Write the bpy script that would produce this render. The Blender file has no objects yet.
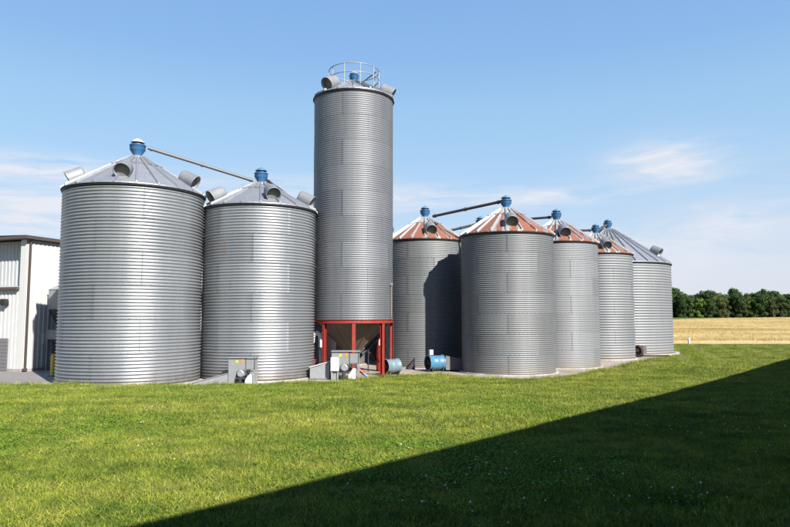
import bpy, math, random
from math import sin, cos, tan, pi, radians as R, atan2, hypot, sqrt, exp
from mathutils import Vector, Matrix
random.seed(11)
S = bpy.context.scene
COL = S.collection

# ------------------------------------------------------------------ camera
cd = bpy.data.cameras.new("camera"); cam = bpy.data.objects.new("camera", cd); COL.objects.link(cam)
cam.location = (0, 0, 2.35); cam.rotation_euler = (R(90 + 4.69), 0, 0)
cd.lens = 29.16; cd.sensor_width = 36; cd.clip_start = 0.05; cd.clip_end = 6000
S.camera = cam
# ------------------------------------------------------------------ light
SUN_AZ, SUN_EL = 145.0, 35.0
sd = bpy.data.lights.new("sun", 'SUN'); sun = bpy.data.objects.new("sun", sd); COL.objects.link(sun)
sd.energy = 5.0; sd.angle = R(0.53); sd.color = (1.0, 0.95, 0.87)
sv = Vector((sin(R(SUN_AZ)) * cos(R(SUN_EL)), cos(R(SUN_AZ)) * cos(R(SUN_EL)), sin(R(SUN_EL))))
sun.rotation_euler = sv.to_track_quat('Z', 'Y').to_euler()
sun.location = sv * 60
S.view_settings.view_transform = 'Standard'; S.view_settings.look = 'None'
S.view_settings.gamma = 1; S.view_settings.exposure = 1.2

# ------------------------------------------------------------------ node helpers
class NT:
    def __init__(s, t): s.t = t; s.n = t.nodes; s.l = t.links
    def new(s, typ, **kw):
        n = s.n.new(typ)
        for k, v in kw.items(): setattr(n, k, v)
        return n
    def put(s, sock, v):
        if isinstance(v, bpy.types.NodeSocket): s.l.new(v, sock)
        elif v is not None:
            try: sock.default_value = v
            except Exception: sock.default_value = tuple(v) + (1,)
    def m(s, op, a, b=None, c=None, clamp=False):
        n = s.new('ShaderNodeMath', operation=op, use_clamp=clamp)
        for i, v in enumerate((a, b, c)):
            if v is not None: s.put(n.inputs[i], v)
        return n.outputs[0]
    def mix(s, f, a, b, mode='MIX'):
        n = s.new('ShaderNodeMix', data_type='RGBA', blend_type=mode)
        s.put(n.inputs[0], f); s.put(n.inputs[6], a); s.put(n.inputs[7], b)
        return n.outputs[2]
    def ramp(s, f, pts):
        n = s.new('ShaderNodeValToRGB'); e = n.color_ramp.elements
        while len(e) < len(pts): e.new(0.5)
        for i, (p, c) in enumerate(pts):
            e[i].position = p; e[i].color = (c, c, c, 1) if isinstance(c, (int, float)) else tuple(c) + (1,)
        s.put(n.inputs[0], f); return n.outputs[0]
    def noise(s, vec, scale, detail=3, rough=.55, dist=0):
        n = s.new('ShaderNodeTexNoise'); s.put(n.inputs['Vector'], vec)
        n.inputs['Scale'].default_value = scale; n.inputs['Detail'].default_value = detail
        n.inputs['Roughness'].default_value = rough; n.inputs['Distortion'].default_value = dist
        return n.outputs[0]
    def mapping(s, vec, scale=(1, 1, 1), rot=(0, 0, 0), loc=(0, 0, 0)):
        n = s.new('ShaderNodeMapping'); s.put(n.inputs[0], vec)
        n.inputs['Scale'].default_value = scale; n.inputs['Rotation'].default_value = rot; n.inputs['Location'].default_value = loc
        return n.outputs[0]
    def sep(s, vec):
        n = s.new('ShaderNodeSeparateXYZ'); s.put(n.inputs[0], vec); return n.outputs
    def comb(s, x, y, z):
        n = s.new('ShaderNodeCombineXYZ'); s.put(n.inputs[0], x); s.put(n.inputs[1], y); s.put(n.inputs[2], z); return n.outputs[0]

# ------------------------------------------------------------------ sky
W = bpy.data.worlds.new("World"); S.world = W; W.use_nodes = True
w = NT(W.node_tree); w.n.clear()
sky = w.new('ShaderNodeTexSky', sky_type='NISHITA'); sky.sun_disc = False
sky.sun_elevation = R(SUN_EL); sky.sun_rotation = R(SUN_AZ); sky.altitude = 100
sky.air_density = 1.0; sky.dust_density = 0.6; sky.ozone_density = 1.6
tc = w.new('ShaderNodeTexCoord').outputs['Generated']
dx, dy, dz = w.sep(tc)[:3]
az = w.m('ARCTAN2', dx, dy); el = w.m('ARCSINE', dz)          # azimuth from +Y, elevation (radians)
ae = w.comb(az, el, 0.0)
warp = w.noise(w.mapping(ae, (3, 9, 1)), 1.5, 3)
wv = w.comb(w.m('ADD', az, w.m('MULTIPLY', warp, .25)), w.m('ADD', el, w.m('MULTIPLY', warp, .05)), 0.3)
fib = w.noise(w.mapping(wv, (3.2, 26, 1), (0, 0, R(4))), 2.0, 6, .62)
fib2 = w.noise(w.mapping(wv, (2.0, 9, 1), (0, 0, R(-6))), 3.1, 5, .6)
def patch(ca, ce, sa, se, amp, f):
    a = w.m('DIVIDE', w.m('SUBTRACT', az, R(ca)), R(sa)); e = w.m('DIVIDE', w.m('SUBTRACT', el, R(ce)), R(se))
    r2 = w.m('ADD', w.m('MULTIPLY', a, a), w.m('MULTIPLY', e, e))
    return w.m('MULTIPLY', w.m('MULTIPLY', w.m('EXPONENT', w.m('MULTIPLY', r2, -1.0)), amp), f)
fA = w.ramp(fib, [(.36, 0.0), (.64, 1.0)]); fB = w.ramp(fib2, [(.32, 0.0), (.64, 1.0)])
tot = None
for p_ in [(23.5, 12.6, 4.4, 1.7, .85, fB), (28, 7.6, 4.0, 1.3, .5, fB), (16, 10.4, 5, .6, .25, fA), (8, 10.3, 10, 1.1, .38, fA), (-6, 10.5, 9, 1.6, .35, fA),
           (-28, 11.5, 8, 1.0, .6, fA), (-27, 8.6, 9, 1.7, .7, fA), (-12, 9.6, 5, 1.8, .5, fA), (-35, 5.5, 14, 2.4, .5, fA),
           (18, 5.0, 16, 2.6, .45, fB), (48, 9, 14, 3, .4, fA), (-60, 10, 18, 3, .5, fA), (100, 11, 40, 3, .4, fA), (-130, 12, 50, 3.5, .4, fA)]:
    q = patch(*p_); tot = q if tot is None else w.m('ADD', tot, q)
cl = w.m('MINIMUM', w.m('MULTIPLY', tot, 1.9), .92)
grad = w.ramp(w.m('DIVIDE', w.m('MAXIMUM', el, 0.0), R(90)), [(0.0, (.77, .805, .915)), (.031, (.745, .79, .925)), (.10, (.52, .73, .975)), (.155, (.437, .695, .985)), (.20, (.388, .65, .965)), (.25, (.300, .55, .94)), (.5, (.14, .34, .77)), (1.0, (.07, .20, .57))])
gm = w.mix(1.0, grad, (6.0, 6.0, 6.0, 1), 'MULTIPLY')
c0 = w.mix(.14, gm, sky.outputs[0])
c1 = w.mix(cl, c0, (5.3, 5.4, 5.8, 1))
bg = w.new('ShaderNodeBackground'); w.l.new(c1, bg.inputs[0]); bg.inputs[1].default_value = 0.068
wo = w.new('ShaderNodeOutputWorld'); w.l.new(bg.outputs[0], wo.inputs[0])

# ------------------------------------------------------------------ materials
MATS = {}
def mat(name):
    m = bpy.data.materials.new(name); m.use_nodes = True; t = NT(m.node_tree); t.n.clear()
    b = t.new('ShaderNodeBsdfPrincipled'); o = t.new('ShaderNodeOutputMaterial'); t.l.new(b.outputs[0], o.inputs[0])
    t.b = b; t.o = o; MATS[name] = m; return t
def bump(t, h, strength=.3, dist=.02):
    n = t.new('ShaderNodeBump'); n.inputs['Strength'].default_value = strength; n.inputs['Distance'].default_value = dist
    t.l.new(h, n.inputs['Height']); t.l.new(n.outputs[0], t.b.inputs['Normal'])
KA = .72
def paint(name, col, rough=.5, metal=0, var=.12, scale=6, dirt=None, dirt_amt=.0, bmp=0):
    t = mat(name); oc = t.new('ShaderNodeTexCoord').outputs['Object']
    n = t.noise(oc, scale, 5)
    k = t.m('ADD', t.m('MULTIPLY', n, 2 * var), 1 - var)
    c = t.mix(1.0, tuple(v * KA for v in col) + (1,), t.comb(k, k, k), 'MULTIPLY')
    if dirt:
        d = t.ramp(t.noise(oc, scale * .7, 6, .65), [(.62 - dirt_amt, 0.0), (.80 - dirt_amt, 1.0)])
        c = t.mix(d, c, dirt + (1,))
    t.put(t.b.inputs['Base Color'], c); t.b.inputs['Metallic'].default_value = metal
    t.put(t.b.inputs['Roughness'], t.m('ADD', t.m('MULTIPLY', n, .25), rough - .12))
    if bmp: bump(t, n, bmp)
    return MATS[name]

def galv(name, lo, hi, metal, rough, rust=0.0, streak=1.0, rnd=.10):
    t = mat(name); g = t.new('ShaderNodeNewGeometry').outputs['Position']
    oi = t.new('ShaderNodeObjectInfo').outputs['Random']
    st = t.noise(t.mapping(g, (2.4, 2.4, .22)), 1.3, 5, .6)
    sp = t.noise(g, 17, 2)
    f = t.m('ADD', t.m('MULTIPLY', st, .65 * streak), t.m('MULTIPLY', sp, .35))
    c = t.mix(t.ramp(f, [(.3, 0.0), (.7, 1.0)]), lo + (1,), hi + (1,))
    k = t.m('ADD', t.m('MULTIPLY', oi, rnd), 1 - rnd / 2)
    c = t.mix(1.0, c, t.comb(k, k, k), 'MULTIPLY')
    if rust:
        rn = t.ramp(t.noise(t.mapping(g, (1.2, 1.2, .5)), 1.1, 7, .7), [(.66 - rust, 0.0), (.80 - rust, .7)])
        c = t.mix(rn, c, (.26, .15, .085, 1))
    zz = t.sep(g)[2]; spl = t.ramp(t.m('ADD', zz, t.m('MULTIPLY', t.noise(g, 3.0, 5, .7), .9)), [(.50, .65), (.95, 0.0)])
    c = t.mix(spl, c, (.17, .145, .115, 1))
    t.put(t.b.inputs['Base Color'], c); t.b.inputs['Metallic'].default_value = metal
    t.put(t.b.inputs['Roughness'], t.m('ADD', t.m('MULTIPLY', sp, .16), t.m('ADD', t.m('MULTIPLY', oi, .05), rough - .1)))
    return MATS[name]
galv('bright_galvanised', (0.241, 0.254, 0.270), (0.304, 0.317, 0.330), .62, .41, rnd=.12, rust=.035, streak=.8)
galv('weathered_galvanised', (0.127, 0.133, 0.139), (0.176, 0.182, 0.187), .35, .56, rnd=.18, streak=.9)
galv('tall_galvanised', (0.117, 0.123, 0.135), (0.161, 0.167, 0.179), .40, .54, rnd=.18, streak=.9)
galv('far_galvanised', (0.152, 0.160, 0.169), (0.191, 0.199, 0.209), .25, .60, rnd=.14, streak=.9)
galv('roof_zinc', (0.190, 0.202, 0.224), (0.248, 0.260, 0.284), .40, .5, rnd=.12)
galv('vent_zinc', (0.175, 0.182, 0.190), (0.245, 0.252, 0.260), .30, .55)
galv('hopper_steel', (0.131, 0.097, 0.076), (0.203, 0.156, 0.123), .30, .6, rust=.06)

def rust_roof(name, nseg):
    t = mat(name); oc = t.new('ShaderNodeTexCoord').outputs['Object']
    x, y, z = t.sep(oc)[:3]; oi = t.new('ShaderNodeObjectInfo').outputs['Random']
    ang = t.m('DIVIDE', t.m('ABSOLUTE', t.m('ARCTAN2', y, x)), pi / nseg)
    r = t.m('SQRT', t.m('ADD', t.m('MULTIPLY', x, x), t.m('MULTIPLY', y, y)))
    off = t.comb(t.m('MULTIPLY', oi, 31.0), t.m('MULTIPLY', oi, 17.0), 0.0)
    va = t.new('ShaderNodeVectorMath', operation='ADD'); t.l.new(oc, va.inputs[0]); t.l.new(off, va.inputs[1])
    n = t.noise(t.mapping(va.outputs[0], (1.2, 5, 1)), 2.0, 6, .65)
    e = t.m('SUBTRACT', t.m('ADD', ang, t.m('MULTIPLY', t.m('SUBTRACT', n, .5), 1.5)), t.m('MULTIPLY', t.m('SUBTRACT', oi, .5), .45))
    mask = t.ramp(e, [(.56, 1.0), (.78, 0.0)])
    top = t.ramp(t.m('ADD', r, t.m('MULTIPLY', n, .5)), [(.80, .0), (1.25, 1.0)])
    mask = t.m('MULTIPLY', mask, top)
    n2 = t.noise(va.outputs[0], 9, 4)
    ru = t.mix(n2, (.115, .038, .022, 1), (.25, .095, .055, 1))
    zc = t.mix(n2, (0.228, 0.228, 0.237, 1), (0.372, 0.368, 0.363, 1))
    t.put(t.b.inputs['Base Color'], t.mix(mask, zc, ru))
    t.put(t.b.inputs['Metallic'], t.m('MULTIPLY', t.m('SUBTRACT', 1.0, mask), .3))
    t.put(t.b.inputs['Roughness'], t.m('ADD', t.m('MULTIPLY', mask, .25), .55)); return MATS[name]
rust_roof('rust_striped_roof', 20)

paint('blue_enamel', (.045, .165, .36), .4, 0, .2, 5, (.30, .40, .48), -.02)
paint('light_blue_enamel', (.070, .215, .36), .4, 0, .2, 4, (.34, .44, .50), .03)
paint('faded_blue', (.145, .24, .29), .5, 0, .25, 6, (.30, .17, .10), .08)
paint('white_paint', (.62, .63, .64), .45, 0, .06, 5)
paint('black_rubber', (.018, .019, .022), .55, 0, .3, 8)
paint('dark_steel', (.07, .075, .085), .5, .5, .3, 8)
paint('red_paint', (.31, .030, .022), .45, 0, .2, 4, (.16, .05, .035), .08)
paint('grey_enamel', (.27, .285, .295), .45, .1, .12, 5, (.30, .27, .24), -.02)
paint('pale_steel', (.33, .345, .365), .5, .25, .15, 6)
paint('pipe_zinc', (.16, .16, .165), .55, .3, .25, 9, (.22, .15, .11), .04)
paint('dark_pipe', (.085, .075, .075), .5, .3, .3, 9)
paint('orange_label', (.85, .26, .03), .5)
paint('yellow_label', (.85, .55, .04), .5)
paint('yellow_paint', (.75, .50, .05), .5, 0, .15, 5)
paint('brown_trim', (.085, .062, .055), .5, 0, .15, 5)
paint('white_siding', (.60, .60, .585), .5, .0, .05, 2)
paint('grey_siding', (.50, .51, .52), .5, .1, .06, 2)
paint('door_grey', (.20, .19, .20), .5, .1, .1, 4)
paint('grey_roofing', (.45, .46, .47), .5, .2, .1, 3)
paint('rusty_iron', (.07, .042, .034), .7, .2, .4, 10)
paint('vent_screen', (.23, .23, .21), .7, .3, .25, 40)
paint('bark', (.09, .07, .052), .9, 0, .3, 3)
paint('dark_timber', (.075, .055, .042), .8, 0, .3, 3)
paint('conduit_yellow', (.30, .23, .11), .5)

# ground colours, shared between soil and blades (world position only)
def lawn_colour(t):
    g = t.new('ShaderNodeNewGeometry').outputs['Position']
    x, y, z = t.sep(g)[:3]
    p = t.comb(x, y, 0.0)
    big = t.noise(t.mapping(p, (.28, .55, 1)), 1.0, 5, .6)
    mid = t.noise(p, 1.7, 5, .65)
    fine = t.noise(p, 11, 5, .7)
    f = t.m('ADD', t.m('ADD', t.m('MULTIPLY', big, .40), t.m('MULTIPLY', mid, .32)), t.m('MULTIPLY', fine, .40))
    c = t.ramp(f, [(.42, (0.035, 0.106, 0.010)), (.52, (0.127, 0.199, 0.019)), (.61, (0.262, 0.292, 0.052)), (.73, (0.422, 0.414, 0.135))])
    # mowing stripes, far right
    wav = t.new('ShaderNodeTexWave', wave_type='BANDS', bands_direction='X', wave_profile='SIN')
    t.put(wav.inputs[0], t.mapping(t.comb(t.m('SUBTRACT', x, t.m('MULTIPLY', t.m('SUBTRACT', y, 34.0), .38)), y, 0.0), (.175, .0, 1)))
    wav.inputs['Scale'].default_value = 1.0; wav.inputs['Distortion'].default_value = 1.2; wav.inputs['Detail'].default_value = 2; wav.inputs['Detail Scale'].default_value = .3
    far = t.m('MULTIPLY', t.ramp(t.m('DIVIDE', y, 60.0), [(.45, 0.0), (.62, 1.0)]), t.ramp(wav.outputs[1], [(.60, 0.0), (.92, .85)]))
    return t.mix(far, c, (.27, .29, .085, 1)), fine
t = mat('lawn_soil'); c, f = lawn_colour(t)
t.put(t.b.inputs['Base Color'], t.mix(.7, c, (.035, .045, .010, 1))); t.b.inputs['Roughness'].default_value = .95
t.b.inputs['Specular IOR Level'].default_value = .1; bump(t, f, .6, .05)
t = mat('grass_blade'); c, f = lawn_colour(t)
oi = t.new('ShaderNodeObjectInfo').outputs['Random']
c = t.mix(1.0, t.mix(t.m('MULTIPLY', oi, .35), c, (.30, .33, .09, 1)), t.comb(t.m('ADD', t.m('MULTIPLY', oi, 1.0), .5), t.m('ADD', t.m('MULTIPLY', oi, .85), .55), .85), 'MULTIPLY')
t.put(t.b.inputs['Base Color'], c); t.b.inputs['Roughness'].default_value = .55; t.b.inputs['Specular IOR Level'].default_value = .25
tr = t.new('ShaderNodeBsdfTranslucent'); t.put(tr.inputs[0], t.mix(1.0, c, (1.0, 1.1, .6, 1), 'MULTIPLY'))
mx = t.new('ShaderNodeMixShader'); mx.inputs[0].default_value = .38
t.l.new(t.b.outputs[0], mx.inputs[1]); t.l.new(tr.outputs[0], mx.inputs[2]); t.l.new(mx.outputs[0], t.o.inputs[0])
paint('clover_leaf', (.12, .23, .024), .85, 0, .3, 3)
MATS['clover_leaf'].node_tree.nodes['Principled BSDF'].inputs['Specular IOR Level'].default_value = .12
paint('clover_white', (.72, .72, .66), .8)

t = mat('concrete_pad'); g = t.new('ShaderNodeNewGeometry').outputs['Position']
n1 = t.noise(g, .9, 6, .65); n2 = t.noise(g, 24, 4)
c = t.mix(t.ramp(n1, [(.35, 0.0), (.68, 1.0)]), (0.177, 0.131, 0.097, 1), (0.321, 0.275, 0.232, 1))
c = t.mix(t.m('MULTIPLY', n2, .35), c, (0.380, 0.338, 0.296, 1))
t.put(t.b.inputs['Base Color'], c); t.b.inputs['Roughness'].default_value = .9; bump(t, n2, .5, .02)
t = mat('foundation_concrete'); g = t.new('ShaderNodeNewGeometry').outputs['Position']
n1 = t.noise(g, 2.2, 6, .7); n2 = t.noise(g, 30, 3)
c = t.mix(t.ramp(n1, [(.35, 0.0), (.65, 1.0)]), (0.186, 0.165, 0.148, 1), (0.338, 0.325, 0.304, 1))
t.put(t.b.inputs['Base Color'], c); t.b.inputs['Roughness'].default_value = .9; bump(t, n2, .5, .02)
t = mat('asphalt'); g = t.new('ShaderNodeNewGeometry').outputs['Position']
n1 = t.noise(g, .5, 6, .65); n2 = t.noise(g, 30, 3)
c = t.mix(n1, (0.127, 0.117, 0.114, 1), (0.228, 0.207, 0.194, 1))
sk = t.ramp(t.noise(t.mapping(g, (.4, 1.6, 1)), 1.0, 5, .6), [(.60, 0.0), (.68, .8)])
c = t.mix(sk, c, (0.220, 0.177, 0.093, 1))
t.put(t.b.inputs['Base Color'], c); t.b.inputs['Roughness'].default_value = .9; bump(t, n2, .4, .02)
t = mat('track_gravel'); g = t.new('ShaderNodeNewGeometry').outputs['Position']
t.put(t.b.inputs['Base Color'], t.mix(t.noise(g, 1.5, 5), (.24, .18, .16, 1), (.42, .36, .32, 1))); t.b.inputs['Roughness'].default_value = .95
def wheat_col(t):
    g = t.new('ShaderNodeNewGeometry').outputs['Position']; x, y, z = t.sep(g)[:3]; p = t.comb(x, y, 0.0)
    a = t.noise(t.mapping(p, (.035, .10, 1), (0, 0, R(12))), 1.0, 6, .62); b = t.noise(p, 1.3, 5, .7)
    f = t.m('ADD', t.m('MULTIPLY', a, .6), t.m('MULTIPLY', b, .4))
    c = t.ramp(f, [(.36, (0.296, 0.215, 0.089)), (.5, (0.422, 0.325, 0.148)), (.64, (0.507, 0.410, 0.220))])
    gr = t.ramp(t.noise(t.mapping(p, (.06, .12, 1)), 1.0, 4), [(.64, 0.0), (.74, .5)])
    return t.mix(gr, c, (.26, .27, .07, 1)), b
t = mat('wheat'); c, b = wheat_col(t); t.put(t.b.inputs['Base Color'], c); t.b.inputs['Roughness'].default_value = .9
t.b.inputs['Specular IOR Level'].default_value = .1; bump(t, b, .7, .3)
def leafmat(name, lo, hi):
    t = mat(name); g = t.new('ShaderNodeNewGeometry'); oi = t.new('ShaderNodeObjectInfo').outputs['Random']
    n = t.noise(g.outputs['Position'], .55, 3); f = t.m('ADD', t.m('MULTIPLY', n, .7), t.m('MULTIPLY', oi, .4))
    c = t.mix(t.ramp(f, [(.3, 0.0), (.8, 1.0)]), lo + (1,), hi + (1,))
    t.put(t.b.inputs['Base Color'], c); t.b.inputs['Roughness'].default_value = .6; t.b.inputs['Specular IOR Level'].default_value = .2
    tr = t.new('ShaderNodeBsdfTranslucent'); t.put(tr.inputs[0], c)
    mx = t.new('ShaderNodeMixShader'); mx.inputs[0].default_value = .25
    t.l.new(t.b.outputs[0], mx.inputs[1]); t.l.new(tr.outputs[0], mx.inputs[2]); t.l.new(mx.outputs[0], t.o.inputs[0])
leafmat('dark_leaf', (.022, .050, .014), (.075, .120, .026)); leafmat('bright_leaf', (.065, .135, .022), (.12, .20, .035))
leafmat('olive_leaf', (.050, .070, .020), (.10, .115, .035))
M = MATS

# ------------------------------------------------------------------ mesh helpers
class MB:
    def __init__(s): s.v = []; s.f = []; s.sm = []
    def add(s, vs, fs, smooth=False):
        o = len(s.v); s.v += [tuple(v) for v in vs]
        s.f += [tuple(i + o for i in f) for f in fs]; s.sm += [smooth] * len(fs)
    def box(s, c, d, rz=0, mtx=None):
        x, y, z = d[0] / 2, d[1] / 2, d[2] / 2
        vs = [Vector((a * x, b * y, e * z)) for e in (-1, 1) for b in (-1, 1) for a in (-1, 1)]
        m = mtx if mtx else Matrix.Rotation(rz, 3, 'Z')
        vs = [m @ v + Vector(c) for v in vs]
        s.add(vs, [(0, 2, 3, 1), (4, 5, 7, 6), (0, 1, 5, 4), (2, 6, 7, 3), (0, 4, 6, 2), (1, 3, 7, 5)])
        return s
    def cyl(s, p0, p1, r0, r1=None, n=16, caps=True, smooth=True):
        r1 = r0 if r1 is None else r1; p0 = Vector(p0); p1 = Vector(p1); d = (p1 - p0).normalized()
        a = d.orthogonal().normalized(); b = d.cross(a)
        vs = [p + (a * cos(2 * pi * i / n) + b * sin(2 * pi * i / n)) * r for p, r in ((p0, r0), (p1, r1)) for i in range(n)]
        s.add(vs, [(i, (i + 1) % n, n + (i + 1) % n, n + i) for i in range(n)], smooth)
        if caps:
            s.add(vs[:n], [tuple(range(n - 1, -1, -1))]); s.add(vs[n:], [tuple(range(n))])
        return s
    def lathe(s, prof, n=32, c=(0, 0, 0), a0=0, a1=2 * pi, smooth=True):
        full = abs(a1 - a0 - 2 * pi) < 1e-6; k = n if full else n + 1; P = len(prof)
        vs = [(c[0] + r * cos(a0 + (a1 - a0) * i / n), c[1] + r * sin(a0 + (a1 - a0) * i / n), c[2] + z) for i in range(k) for r, z in prof]
        fs = []
        for i in range(n):
            j = (i + 1) % k
            for q in range(P - 1): fs.append((i * P + q, j * P + q, j * P + q + 1, i * P + q + 1))
        s.add(vs, fs, smooth); return s
    def tube(s, pts, r, n=10):
        pts = [Vector(p) for p in pts]; vs = []; ref = None
        for i, p in enumerate(pts):
            d = (pts[min(i + 1, len(pts) - 1)] - pts[max(i - 1, 0)]).normalized()
            if ref is None: ref = d.orthogonal().normalized()
            a = (ref - d * ref.dot(d)).normalized(); ref = a; b = d.cross(a)
            vs += [p + (a * cos(2 * pi * k / n) + b * sin(2 * pi * k / n)) * r for k in range(n)]
        fs = [(i * n + k, i * n + (k + 1) % n, (i + 1) * n + (k + 1) % n, (i + 1) * n + k) for i in range(len(pts) - 1) for k in range(n)]
        s.add(vs, fs, True); s.add(vs[:n], [tuple(range(n - 1, -1, -1))]); s.add(vs[-n:], [tuple(range(n))]); return s
    def prism(s, poly, y0, y1):      # polygon in (x,z), extruded along y
        n = len(poly); vs = [(x, y0, z) for x, z in poly] + [(x, y1, z) for x, z in poly]
        s.add(vs, [tuple(range(n)), tuple(range(2 * n - 1, n - 1, -1))] + [(i, n + i, n + (i + 1) % n, (i + 1) % n) for i in range(n)]); return s
    def mesh(s, name, m):
        me = bpy.data.meshes.new(name); me.from_pydata(s.v, [], s.f)
        me.polygons.foreach_set('use_smooth', s.sm); me.materials.append(M[m]); me.update(); return me
    def build(s, name, m, parent=None, loc=None, rot=None):
        return ob(name, s.mesh(name, m), parent, loc, rot)
def ob(name, data, parent=None, loc=None, rot=None):
    o = bpy.data.objects.new(name, data); COL.objects.link(o)
    if parent: o.parent = parent
    if loc: o.location = loc
    if rot: o.rotation_euler = rot
    return o
def thing(name, label, cat, loc=(0, 0, 0), rz=0, group=None):
    o = bpy.data.objects.new(name, None); COL.objects.link(o); o.location = loc; o.rotation_euler = (0, 0, rz); o.empty_display_size = .3
    return tag(o, label, cat, group)
def tag(o, label, cat, group=None):
    o['label'] = label; o['category'] = cat
    if group: o['group'] = group
    return o
def struct(o, kind='structure'): o['kind'] = kind; return o
def rl(a, b, n): return [a + (b - a) * i / n for i in range(n + 1)]
def sst(x, a, b): x = min(1, max(0, (x - a) / (b - a))); return x * x * (3 - 2 * x)

# ------------------------------------------------------------------ terrain
EDGE = [(-40, 20.3), (-14, 20.5), (-6, 20.7), (-3.4, 21.4), (-1.6, 23.2), (-.5, 24.6), (.7, 25.6), (1.8, 25.75), (2.7, 25.0), (3.9, 24.1), (5.2, 23.8),
        (6.2, 24.3), (6.9, 25.4), (8.8, 27.7), (10.8, 30.5), (12.8, 33.4), (14.2, 35.2), (15.7, 37.0), (17.2, 38.5), (18.2, 41.0), (18.1, 44.5), (16.2, 47), (8, 48), (-40, 52)]
def inside(x, y, poly=EDGE):
    c = False; n = len(poly)
    for i in range(n):
        x0, y0 = poly[i]; x1, y1 = poly[i - 1]
        if (y0 > y) != (y1 > y) and x < (x1 - x0) * (y - y0) / (y1 - y0) + x0: c = not c
    return c
def edist(x, y, poly=EDGE):
    best = 1e9; n = len(poly)
    for i in range(n):
        x0, y0 = poly[i]; x1, y1 = poly[(i + 1) % n]; ax, ay = x1 - x0, y1 - y0
        t_ = max(0, min(1, ((x - x0) * ax + (y - y0) * ay) / (ax * ax + ay * ay)))
        best = min(best, hypot(x - x0 - ax * t_, y - y0 - ay * t_))
    return best
def lawn_z(x, y):
    k = .0245 + .0040 * sst(x, -4, 3)
    z = .64 - k * max(y, -6)
    z = z if z > .06 else .06 * exp((z - .06) / .06)       # ease down to the level of the pad
    return max(z, 0.0) + .012 * sin(x * .9 + y * .4) * sin(y * .7 - x * .3)
def far_z(x, y):
    return (1.22 + .58 * sst(x, 54, 88)) * sst(y, 50, 150) - .3 * sst(y, 170, 600)
def ground_z(x, y):
    z = lawn_z(x, y) + far_z(x, y)
    if -42 < x < 20 and 18 < y < 54:
        d = edist(x, y)
        if inside(x, y): z = z + (-.06 - z) * sst(d, 0, .35)
    return z
xs = [-2500, -1200, -600, -300, -150, -90, -60] + rl(-42, -18, 24) + rl(-18, 20, 152)[1:] + rl(20, 44, 24)[1:] + [48, 54, 60, 68, 76, 84, 92, 100, 112, 130, 160, 220, 320, 600, 1200, 2500]
ys = [-60, -30, -15, -6] + rl(-2, 4, 6) + rl(4, 20, 40)[1:] + rl(20, 40, 100)[1:] + rl(40, 56, 32)[1:] + [60, 65, 70, 75, 80, 86, 92, 98, 104, 110, 116, 122, 128, 134, 140, 150, 160, 175, 200, 260, 400, 800, 1600, 3500]
b = MB(); nx = len(xs)
b.add([(x, y, ground_z(x, y)) for y in ys for x in xs], [(j * nx + i, j * nx + i + 1, (j + 1) * nx + i + 1, (j + 1) * nx + i) for j in range(len(ys) - 1) for i in range(nx - 1)], True)
struct(b.build('ground', 'lawn_soil'))
def sheet(name, poly, z, m, th=None):
    b = MB(); n = len(poly); b.add([(x, y, z) for x, y in poly], [tuple(range(n))])
    return struct(b.build(name, m))
sheet('concrete_pad', EDGE, 0.0, 'concrete_pad')
sheet('asphalt_yard', [(-39, 20.6), (-13.4, 20.8), (-12.2, 24), (-11.4, 30), (-9.5, 50), (-39, 51)], .005, 'asphalt')
# wheat field: a standing crop, with its own front edge
fx = rl(-60, 0, 12) + rl(0, 140, 70)[1:] + rl(140, 300, 16)[1:]; fy = rl(55.4, 62, 6) + rl(62, 150, 44)[1:]
b = MB(); nx = len(fx)
def wz(x, y): return ground_z(x, y) + .22 + .05 * sin(x * .31 + y * .12) * sin(y * .23) + random.uniform(-.03, .03)
vs = [(x, y, wz(x, y)) for y in fy for x in fx]
b.add(vs, [(j * nx + i, j * nx + i + 1, (j + 1) * nx + i + 1, (j + 1) * nx + i) for j in range(len(fy) - 1) for i in range(nx - 1)], True)
b.add([(x, fy[0], ground_z(x, fy[0]) - .05) for x in fx] + [vs[i] for i in range(nx)], [(i, i + 1, nx + i + 1, nx + i) for i in range(nx - 1)])
struct(b.build('wheat_field', 'wheat'))
b = MB(); rx = rl(18, 140, 60)
b.add([(x, y, ground_z(x, y) + .03) for y in (53.6, 55.3) for x in rx], [(i, i + 1, 61 + i + 1, 61 + i) for i in range(60)])
struct(b.build('farm_track', 'track_gravel'))

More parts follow.
